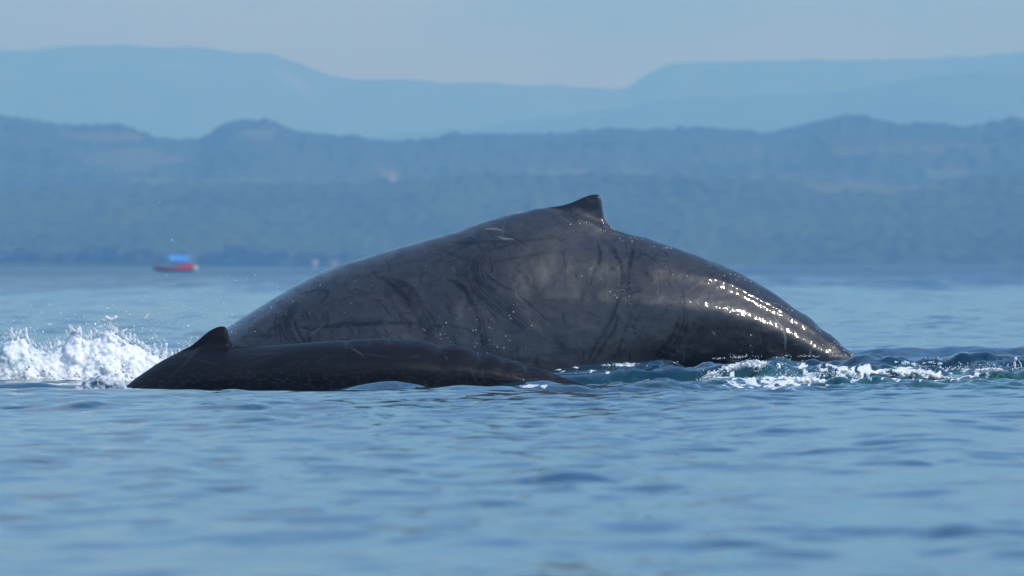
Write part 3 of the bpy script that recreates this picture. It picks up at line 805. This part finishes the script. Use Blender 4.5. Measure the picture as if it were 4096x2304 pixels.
# bubbling dome just ahead of the calf
n = 700
dpx = rng.uniform(298, 532, n); top = np.interp(dpx, [295,330,370,395,430,470,510,535], [1560,1530,1508,1500,1508,1522,1542,1562])
t = rng.random(n)**0.6; dpy = top+3+(1580-top)*t
x, y, z = P(dpx, dpy, 83.0+rng.normal(0, .12, n)*(.3+t))
r = rng.uniform(.012, .038, n)
me, co, no = froth('bubbling_water', np.stack([x, y, z-r*.6], 1), r, 0.008, mat_bub, 0.010, 421)
fattr(me, 'glass', np.clip(0.42+0.45*fbm(co[:,0]*14, co[:,2]*18, 431, 3), 0, 1))
tag(link('bubbling_water', me, mat_bub), 'small glassy mound of bubbling water just ahead of the calf', 'water mound', kind='stuff')

# breaking crest on the right and foam on the wave backs
pts, rad = [], []
def foam_line(line, Yv, n, thick, rmin, rmax, depth=0.12):
    q = np.array(line, float); s = rng.random(n)
    px_ = np.interp(s, np.linspace(0, 1, len(q)), q[:,0]); py_ = np.interp(s, np.linspace(0, 1, len(q)), q[:,1])
    py_ = py_ + rng.random(n)**1.3*thick*(0.6+0.6*pnoise(px_/40, px_*0, 7))
    r = rng.uniform(rmin, rmax, n)*rng.uniform(.5, 1, n)
    x, y, z = P(px_+rng.normal(0, 4, n), py_, Yv+rng.normal(0, depth, n))
    pts.extend(np.stack([x, y, z-r*.5], 1)); rad.extend(r)
foam_line([(2800,1520),(2840,1492),(2900,1468),(2960,1446),(3010,1440),(3060,1447)], 88.35, 420, 40, .010, .032)
foam_line([(2930,1528),(3000,1512),(3080,1505),(3160,1510),(3230,1512),(3300,1520)], 87.95, 700, 46, .010, .036)
foam_line([(3220,1495),(3300,1484),(3380,1478),(3440,1495)], 88.3, 200, 30, .008, .022)
foam_line([(3510,1488),(3560,1477),(3585,1483),(3640,1488),(3680,1482),(3730,1495),(3800,1509)], 88.75, 260, 12, .010, .026)
foam_line([(3900,1478),(3960,1470),(4010,1476)], 88.8, 90, 9, .008, .02); foam_line([(4030,1478),(4070,1476)], 88.8, 40, 6, .008, .018)
foam_line([(2405,1461),(2450,1454),(2510,1450),(2560,1455),(2610,1464)], 92.5, 120, 7, .006, .014)
foam_line([(3420,1425),(3450,1420),(3480,1432),(3540,1440)], 93.6, 90, 12, .006, .016)
foam_line([(3580,1440),(3650,1450),(3700,1465),(3760,1482)], 91.0, 150, 14, .006, .015)
foam_line([(3690,1450),(3730,1444),(3770,1452)], 92.5, 50, 8, .006, .016)
foam_line([(2990,1452),(3040,1444),(3080,1452)], 91.0, 60, 14, .01, .03); foam_line([(3060,1470),(3100,1476)], 90.2, 40, 8, .01, .03)
for (line, r0) in [(([(4062,1478),(4060,1465),(4059,1456)]), .014), (([(4062,1436),(4062,1434)]), .018), (([(4059,1452),(4058,1449)]), .013), (([(4088,1480),(4086,1465),(4080,1449)]), .008)]:
    for a in np.linspace(0, 1, 12):
        q = np.array(line); b = np.array([np.interp(a, np.linspace(0, 1, len(q)), q[:,k]) for k in (0, 1)])
        pts.append(np.array(P(b[0], b[1], 88.8))); rad.append(r0*rng.uniform(.8, 1.1))
me, co2, no2 = froth('breaking_foam', np.array(pts), np.array(rad), 0.009, mat_foam, 0.007, 441)
fattr(me, 'glass', np.clip(0.36+0.9*fbm(co2[:,0]*9, co2[:,2]*16, 451, 3), 0, 1))
tag(link('breaking_foam', me, mat_break), 'white foam tumbling off the low waves right of the whales', 'foam', kind='stuff')

# spray: single drops in the air, and white beads as glints on the mother's skin and waterline
sp, sr = list(glint_p), list(glint_r)
n = 700
dpx = rng.uniform(2600, 3420, n); dpx = dpx[pnoise(dpx/60, dpx*0+.5, 9)+0.25*pnoise(dpx/14, dpx*0+.5, 8) > rng.uniform(-.1, .45, n)]; n = len(dpx); dpy = np.interp(dpx, [2600,2800,2966,3121,3276,3420], [1455,1439,1427,1422,1426,1424])+rng.normal(0, 2.5, n)
x, y, z = P(dpx, dpy, np.interp(dpx, [2600,3000,3420], [94.20,94.50,94.78]))
sp += list(np.stack([x, y, z], 1)); sr += list(0.0015+0.0035*rng.random(n)**2)  # wet lapping line, its sparkle made of white beads
n = 3200     # fine mist along the splash's torn edge
dpx = rng.uniform(-500, 800, n); dpy = np.interp(dpx, ex, ey)+10-rng.exponential(11, n)
x, y, z = P(dpx, dpy, YSP+rng.normal(0, .2, n)); sp += list(np.stack([x, y, z], 1)); sr += list(0.0013+0.0014*rng.random(n))
n = 520
dpx = rng.uniform(-500, 860, n); t = rng.exponential(1, n)
dpy = np.interp(dpx, ex, ey) + 8 - t*30
x, y, z = P(dpx, dpy, YSP+rng.normal(0, .3, n)); sp += list(np.stack([x, y, z], 1)); sr += list(0.003+0.006*rng.random(n)**2.5)
n = 300     # drifting right in front of the mother's flank
dpx = 560+rng.gamma(2.0, 130, n); dpy = 1330-rng.gamma(2, 30, n)-0.12*(dpx-600)+rng.normal(0, 40, n)
x, y, z = P(dpx, dpy, 88.5+rng.normal(0, .4, n)); sp += list(np.stack([x, y, z], 1)); sr += list(0.0018+0.0036*rng.random(n)**3)
idx = rng.choice(len(co), 10, replace=False)
for (a, b, r) in [(466,680,.006),(640,808,.006),(688,960,.009),(196,1218,.006),(242,1254,.008),(240,1228,.005),(92,1280,.006),(504,1248,.008),(518,1258,.008),(735,1222,.006),(752,1304,.01),(452,1222,.006),(380,1298,.013),(393,1289,.009),(415,1281,.011)]:
    sp.append(np.array(P(a, b, 88.6))); sr.append(r)
n = 260
dpx = rng.uniform(2780, 3350, n); dpy = np.interp(dpx, [2780,2900,3000,3100,3350], [1500,1460,1436,1470,1480])+30-rng.exponential(20, n)
x, y, z = P(dpx, dpy, 88.2+rng.normal(0, .2, n)); sp += list(np.stack([x, y, z], 1)); sr += list(0.0025+0.004*rng.random(n)**3)
n = 120
dpx = rng.uniform(3700, 4150, n); dpy = 1478-rng.exponential(14, n)
x, y, z = P(dpx, dpy, 88.6+rng.normal(0, .2, n)); sp += list(np.stack([x, y, z], 1)); sr += list(0.003+0.005*rng.random(n)**3)
# beads on the foam's own surface
me_s = bpy.data.objects['splash'].data
nv = len(me_s.vertices); cs = np.empty(nv*3, np.float32); me_s.vertices.foreach_get('co', cs); cs = cs.reshape(-1,3)
ns = np.empty(nv*3, np.float32); me_s.vertices.foreach_get('normal', ns); ns = ns.reshape(-1,3)
ii = rng.choice(nv, 1400, replace=False); ii = ii[ns[ii,1] < 0.3]
sp += list(cs[ii]+ns[ii]*rng.uniform(0, .02, len(ii))[:,None]); sr += list(0.003+0.006*rng.random(len(ii))**2)
ii = rng.choice(len(co2), 900, replace=False)
sp += list(co2[ii]+no2[ii]*rng.uniform(0, .015, len(ii))[:,None]); sr += list(0.0025+0.004*rng.random(len(ii))**2)
sp = np.array(sp); sr = np.array(sr)
st = np.stack([1+0*sr, 1+0*sr, rng.uniform(.9, 1.6, len(sr))], 1)
tag(link('spray', balls('spray', sp, sr, stretch=st), mat_drop_glint), 'fine drops of spray flying above the splash, and white beads put in as glints on the whale', 'spray', kind='stuff')

# ------------------------------------------------------------------ boat far out
def box_bm(bm, c, d, bev=0):
    r = bmesh.ops.create_cube(bm, size=1)
    for v in r['verts']: v.co = Vector((v.co.x*d[0]+c[0], v.co.y*d[1]+c[1], v.co.z*d[2]+c[2]))
    if bev: bmesh.ops.bevel(bm, geom=list({e for v in r['verts'] for e in v.link_edges}), offset=bev, segments=2, affect='EDGES')
def tube_bm(bm, a, b, r0, r1=None, n=8):
    a, b = Vector(a), Vector(b); r1 = r0 if r1 is None else r1
    q = (b-a).to_track_quat('Z', 'Y')
    ra = [bm.verts.new(a+q@Vector((r0*math.cos(t*2*math.pi/n), r0*math.sin(t*2*math.pi/n), 0))) for t in range(n)]
    rb = [bm.verts.new(b+q@Vector((r1*math.cos(t*2*math.pi/n), r1*math.sin(t*2*math.pi/n), 0))) for t in range(n)]
    for t in range(n): bm.faces.new((ra[t], ra[(t+1)%n], rb[(t+1)%n], rb[t]))
    bm.faces.new(ra[::-1]); bm.faces.new(rb)
def bobj(name, bm, mat, parent=None, smooth=False):
    me = bpy.data.meshes.new(name); bmesh.ops.recalc_face_normals(bm, faces=bm.faces); bm.to_mesh(me); bm.free()
    if smooth:
        for p_ in me.polygons: p_.use_smooth = True
    return link(name, me, mat, parent)

YBT = 1650.
bx0 = float(P(700, 1088, YBT)[0])
boat = empty('motor_boat', (bx0, YBT, 0.02), math.radians(6))
tag(boat, 'small open red motor boat with a blue awning far out on the water', 'boat')
m_red = simple_mat('red_paint', (0.58, 0.04, 0.026), 0.35)
m_dark = simple_mat('dark_hull_paint', (0.03, 0.018, 0.03), 0.4)
m_maroon = simple_mat('faded_maroon_paint', (0.20, 0.03, 0.035), 0.4, 0.5, 0.7)
m_white = simple_mat('white_paint', (0.78, 0.78, 0.76), 0.35, 0.05)
m_blue = simple_mat('blue_tarpaulin', (0.04, 0.22, 0.62), 0.55, 0.3, 0.8)
m_wood = simple_mat('bench_wood', (0.25, 0.16, 0.09), 0.7)
m_steel = simple_mat('steel_post', (0.45, 0.46, 0.47), 0.35, 0.1)
st_x = np.linspace(-4.2, 3.5, 24)
def hull(x):
    t = (x+4.2)/7.7
    return 1.05*min(1, (t/0.42)**0.6 if t > 0 else 0)*(1-0.12*max(0, t-.6)), 0.66+0.42*(1-t)**2.4, -0.35*min(1, t*4) + 0.55*(1-min(1, t*4))
V = []; nsec = 13
for x in st_x:
    hb, sh, kl = hull(x); hb = max(hb, 0.03)
    for k in range(nsec):
        a = (k/(nsec-1)*2-1)
        y = hb*math.copysign(abs(math.sin(a*math.pi/2))**0.75, a); z = kl+(sh-kl)*abs(a)**2.6
        V.append((x, y, z))
me = grid_mesh('hull', np.array(V), len(st_x), nsec)
hl = link('hull', me, m_dark, boat)
sm = hl.modifiers.new('shell', 'SOLIDIFY'); sm.thickness = 0.06
for sgn in (-1, 1):        # red band along each side and white rubbing rail
    V = []
    for x in st_x:
        hb, sh, kl = hull(x); hb = max(hb, 0.03)+0.035
        V += [(x-0.02, sgn*hb, sh-0.02), (x-0.02, sgn*hb*0.985, sh-0.36)]
    o = link('side_band', grid_mesh('side_band', np.array(V), len(st_x), 2), m_maroon, hl)
    o.modifiers.new('t', 'SOLIDIFY').thickness = 0.03
    bm = bmesh.new()
    for i in range(len(st_x)-1):
        a, b = hull(st_x[i]), hull(st_x[i+1])
        tube_bm(bm, (st_x[i], sgn*(a[0]+.03), a[1]), (st_x[i+1], sgn*(b[0]+.03), b[1]), 0.045, n=6)
    bobj('gunwale', bm, m_red, hl)
bm = bmesh.new(); box_bm(bm, (3.5, 0, 0.2), (0.08, 1.8, 0.95), 0.02); bobj('transom', bm, m_red, boat)
bm = bmesh.new(); box_bm(bm, (-0.2, 0, 0.12), (6.6, 1.5, 0.05)); bobj('floor_boards', bm, m_wood, boat)
for bx_ in (-2.1, -1.0, 0.1, 1.2, 2.3):
    bm = bmesh.new(); box_bm(bm, (bx_, 0, 0.44), (0.34, 1.8, 0.06), 0.01); box_bm(bm, (bx_, 0, 0.27), (0.08, 0.5, 0.30)); bobj('bench', bm, m_wood, boat)
# blue awning: arched cloth on posts, its near side hanging lower
V = []; nu_, nv_ = 22, 13
for i in range(nu_):
    x = -2.0+4.9*i/(nu_-1)
    for j in range(nv_):
        a = j/(nv_-1)*2-1
        z = 3.15-0.32*abs(a)**2.2 - (1.15*max(0, -a-.45)/.55 if True else 0)*(0.25+0.75*min(1, max(0, (x+1.6)/1.4))) + 0.05*math.sin(x*3.2)*abs(a) + 0.03*math.sin(x*1.3+a*4)
        V.append((x + 0.45*max(0, -a)*(1-(x+2.0)/4.9), a*1.18, z))
aw = link('awning', grid_mesh('awning', np.array(V), nu_, nv_), m_blue, boat)
aw.modifiers.new('t', 'SOLIDIFY').thickness = 0.02
for x in (-1.8, 0.5, 2.75):
    for sgn in (-1, 1):
        bm = bmesh.new(); tube_bm(bm, (x, sgn*1.0, 0.55), (x, sgn*1.08, 2.86), 0.03); bobj('awning_post', bm, m_steel, boat)
for (xa, xb, za, zb) in ((0.35, 1.5, .62, 1.22), (1.75, 3.35, .60, 1.62)):      # red cloth screens laced to the rails
    for sgn in (-1, 1):
        bm = bmesh.new(); V_ = []
        for i in range(9):
            x = xa+(xb-xa)*i/8
            V_.append((bm.verts.new((x, sgn*(1.02+.015*math.sin(x*9)), za)), bm.verts.new((x, sgn*(1.05+.02*math.sin(x*7)), zb-.05*math.sin(i/8*math.pi)))))
        for i in range(8): bm.faces.new((V_[i][0], V_[i+1][0], V_[i+1][1], V_[i][1]))
        o = bobj('side_screen', bm, m_red, boat); o.modifiers.new('t', 'SOLIDIFY').thickness = .02
mo = bobj('outboard_motor', (lambda b: (box_bm(b, (3.98, 0.1, 0.72), (0.66, 0.50, 0.80), 0.15), b)[1])(bmesh.new()), m_white, boat, True)
bm = bmesh.new(); box_bm(bm, (3.92, 0.1, 0.30), (0.20, 0.16, 0.80), 0.04); box_bm(bm, (3.98, 0.1, -0.15), (0.34, 0.03, 0.22)); bobj('motor_leg', bm, m_white, mo)
bm = bmesh.new(); tube_bm(bm, (3.7, 0.1, 1.0), (3.15, 0.05, 1.12), 0.03); bobj('tiller', bm, m_dark, mo)

# people aboard
m_skin = simple_mat('skin', (0.32, 0.17, 0.10), 0.6)
m_vest = simple_mat('orange_life_vest', (0.72, 0.10, 0.035), 0.6)
m_pink = simple_mat('red_shirt', (0.72, 0.07, 0.10), 0.7)
m_hair = simple_mat('dark_hair', (0.02, 0.015, 0.012), 0.7)
m_short = simple_mat('dark_cloth', (0.03, 0.035, 0.06), 0.8)
def person(bx, by, bz, face, seated, top_mat, label):
    J = [(0,0,0,.15), (0,0,.22,.14), (0,0,.44,.16), (0,0,.58,.06), (0.02,0,.66,.075), (0.02,0,.76,.10), (0.01,0,.84,.075)]
    E = [(i, i+1) for i in range(6)]
    for sg in (-1, 1):
        b = len(J)
        J += [(0,sg*.17,.47,.065), (.06,sg*.24,.24,.05), (.24,sg*.17,.10,.04), (.32,sg*.13,.10,.035)]
        E += [(2,b),(b,b+1),(b+1,b+2),(b+2,b+3)]
        b = len(J)
        if seated: J += [(.06,sg*.10,-.02,.085), (.42,sg*.12,.02,.07), (.46,sg*.12,-.36,.05), (.58,sg*.12,-.40,.04)]
        else: J += [(0,sg*.10,-.06,.085), (.03,sg*.11,-.46,.065), (0,sg*.11,-.84,.05), (.13,sg*.12,-.88,.045)]
        E += [(0,b),(b,b+1),(b+1,b+2),(b+2,b+3)]
    me = bpy.data.meshes.new('person'); me.from_pydata([j[:3] for j in J], E, []); me.update()
    o = bpy.data.objects.new('person', me); C.objects.link(o); me.materials.append(m_skin)
    sk = o.modifiers.new('skin', 'SKIN')
    for i, j in enumerate(J): me.skin_vertices[0].data[i].radius = (j[3], j[3])
    me.skin_vertices[0].data[0].use_root = True
    o.modifiers.new('sub', 'SUBSURF').levels = 1; o.modifiers['sub'].render_levels = 1
    c, s_ = math.cos(math.radians(6)), math.sin(math.radians(6))
    o.location = (bx0+bx*c-by*s_, YBT+bx*s_+by*c, bz+0.02); o.rotation_euler = (0, 0, math.radians(6)+face)
    V = []
    for z, a, b_ in [(-.04,.17,.21),(.08,.17,.21),(.22,.175,.22),(.38,.18,.24),(.48,.15,.22),(.55,.09,.11)]:
        V += [(a*math.cos(t), b_*math.sin(t), z) for t in np.linspace(0, 2*math.pi, 14)[:-1]]
    link('life_vest' if top_mat is m_vest else 'shirt', grid_mesh('vest', np.array(V), 6, 13, closed=True), top_mat, o)
    bm = bmesh.new(); bmesh.ops.create_icosphere(bm, subdivisions=2, radius=.115)
    for v in bm.verts: v.co = Vector((v.co.x*1.02-0.005, v.co.y, max(v.co.z, -.02)*0.95+.79))
    bobj('hair', bm, m_hair, o, True)
    bm = bmesh.new(); box_bm(bm, (.02, 0, -.08), (.34, .40, .16), .05); bobj('shorts', bm, m_short, o, True)
    tag(o, label, 'person', 'people in the red boat')
person(-1.0, -.45, .55, math.pi, True, m_vest, 'person in an orange vest seated nearest the bow of the red boat')
person(-1.0, .45, .55, math.pi, True, m_pink, 'person in a pinkish red shirt seated nearest the bow on the far side')
person(1.2, -.5, .55, math.pi, True, m_vest, 'person in an orange vest seated just behind the middle of the boat')
person(0.15, -.5, .55, math.pi, True, m_vest, 'person in an orange vest seated amidships under the blue awning')
person(0.75, .45, .55, math.pi, True, m_vest, 'person in an orange vest seated on the far side under the awning')
person(2.0, -.5, .55, math.pi, True, m_vest, 'person in an orange vest seated near the stern of the red boat')
bm = bmesh.new(); box_bm(bm, (2.95, 0, 0.40), (0.7, 1.6, 0.08), 0.01); bobj('stern_deck', bm, m_wood, boat)
person(2.95, -.45, 1.36, math.pi, False, m_pink, 'person in a pinkish red shirt standing at the stern of the boat')

# ------------------------------------------------------------------ far shore: trees and small houses
def ground(x, y):
    i = np.argmin(np.abs(hy-y)); j = np.argmin(np.abs(HX[:,i]-x))
    return float(H[j, i])
m_leaf = simple_mat('foliage', (0.045, 0.055, 0.030), 0.8, 0.5, 0.25)
m_bark = simple_mat('bark', (0.10, 0.075, 0.055), 0.9)
tree_lib = []
for k in range(5):
    r_ = np.random.default_rng(500+k)
    lob = [(r_.normal(0, .22), r_.normal(0, .22), r_.uniform(.38, .82), r_.uniform(.16, .28)) for _ in range(9)]
    V, F = [], []
    for i in range(520):
        l = lob[r_.integers(9)]; d = r_.normal(0, 1, 3); d /= np.linalg.norm(d)
        c = np.array(l[:3])+d*l[3]*r_.uniform(.55, 1.05)
        a = r_.normal(0, 1, 3); a /= np.linalg.norm(a); b = np.cross(a, r_.normal(0, 1, 3)); b /= np.linalg.norm(b)
        sz = r_.uniform(.035, .07)
        V += [c+a*sz, c+b*sz*.8, c-a*sz, c-b*sz*.8]; F.append([4*i, 4*i+1, 4*i+2, 4*i+3])
    crown = raw_mesh('crown', np.array(V), np.array(F), False); crown.materials.append(m_leaf)
    bm = bmesh.new(); tube_bm(bm, (0,0,-.05), (.01,0,.30), .035, .024); tube_bm(bm, (.01,0,.30), (0,0,.62), .024, .012)
    for l in lob[:5]: tube_bm(bm, (.005,0,.32), (l[0]*.8, l[1]*.8, l[2]), .014, .006, 5)
    trunk = bpy.data.meshes.new('trunk'); bm.to_mesh(trunk); bm.free(); trunk.materials.append(m_bark)
    tree_lib.append((crown, trunk))
trees = [(-60,1006,110),(50,998,120),(135,1014,90),(240,1010,100),(335,1008,90),(420,982,150),(515,1008,90),(585,1000,80),(655,1014,80),(725,1012,70),(815,1016,80),(885,1008,90),(950,992,130),(1040,1010,100),(1120,1008,90),(1200,1018,80),(1290,1016,90),(1375,1022,80),(1450,1026,80),(1520,1030,70)]
for i, (tx, ty, tw) in enumerate(trees):
    Yt = 4851+ (i*37 % 19)
    x, _, zt_ = P(tx, ty-10, Yt); x, zt_ = float(x), float(zt_)
    g = min(ground(x, Yt), 1.0) if True else 0
    g = max(0.1, g)
    h_ = zt_-g
    t = empty('shore_tree', (x, Yt, g), random.random()*6.28)
    wd = tw/FPX*Yt
    t.scale = (wd/.95, wd/.95, h_/1.0)
    cr_, tk_ = tree_lib[i % 5]
    for nm, md in (('crown', cr_), ('trunk', tk_)):
        o = bpy.data.objects.new(nm, md); C.objects.link(o); o.parent = t
    lab = {5: 'tallest broad round-crowned tree on the far shore left of the boat', 12: 'broad high-crowned tree on the far shore just right of the boat'}.get(i)
    if lab is None: lab = 'hazy green tree in the low row along the far shore left of the large whale' if tx < 2000 else 'low hazy tree on the far shore right of the large whale'
    tag(t, lab, 'tree', 'trees along the far shore')

m_wall = simple_mat('pale_wall', (0.66, 0.62, 0.58), 0.8, 0.08)
m_wwall = simple_mat('whitewashed_wall', (0.80, 0.80, 0.78), 0.8, 0.05)
m_roof = simple_mat('tin_roof', (0.34, 0.29, 0.26), 0.6)
m_glass = simple_mat('dark_window', (0.03, 0.04, 0.05), 0.2)
m_grey = simple_mat('weathered_wall', (0.36, 0.34, 0.31), 0.85, 0.1)
def house(px_, py_, wpx, hpx, Yh, wall, label, on_ground=True):
    x, _, z = P(px_, py_, Yh); x, z = float(x), float(z)
    wd, ht = wpx/FPX*Yh, hpx/FPX*Yh
    g = z
    t = empty('house', (x, Yh, g)); tag(t, label, 'house', 'small houses on the far shore')
    bm = bmesh.new(); box_bm(bm, (0, 0, ht*.35-1.5), (wd, wd*.8, ht*.7+3)); bobj('wall', bm, wall, t)
    bm = bmesh.new()
    a = [bm.verts.new(v) for v in [(-wd*.56,-wd*.46,ht*.7),(wd*.56,-wd*.46,ht*.7),(wd*.56,wd*.46,ht*.7),(-wd*.56,wd*.46,ht*.7),(-wd*.56,0,ht),(wd*.56,0,ht)]]
    for f in ((0,1,5,4),(2,3,4,5),(0,4,3),(1,2,5),(0,3,2,1)): bm.faces.new([a[k] for k in f])
    bobj('roof', bm, m_roof, t)
    for k in (-1, 1):
        bm = bmesh.new(); box_bm(bm, (k*wd*.25, -wd*.4-.03, ht*.42), (wd*.16, .1, ht*.24)); bobj('window', bm, m_glass, t)
    bm = bmesh.new(); box_bm(bm, (0, -wd*.4-.03, ht*.22), (wd*.14, .1, ht*.44)); bobj('door', bm, m_glass, t)
house(1262, 1068, 20, 26, 4849., m_grey, 'tiny pale grey house on the far shore right of the boat')
house(1340, 1066, 24, 26, 4849., m_grey, 'tiny pale house on the far shore close left of the large whale')
house(3588, 545, 20, 42, 7255., m_wwall, 'narrow white building high on the wooded ridge at the right')
house(1572, 708, 26, 15, 5492., m_grey, 'pale house on the middle slope behind the boat')
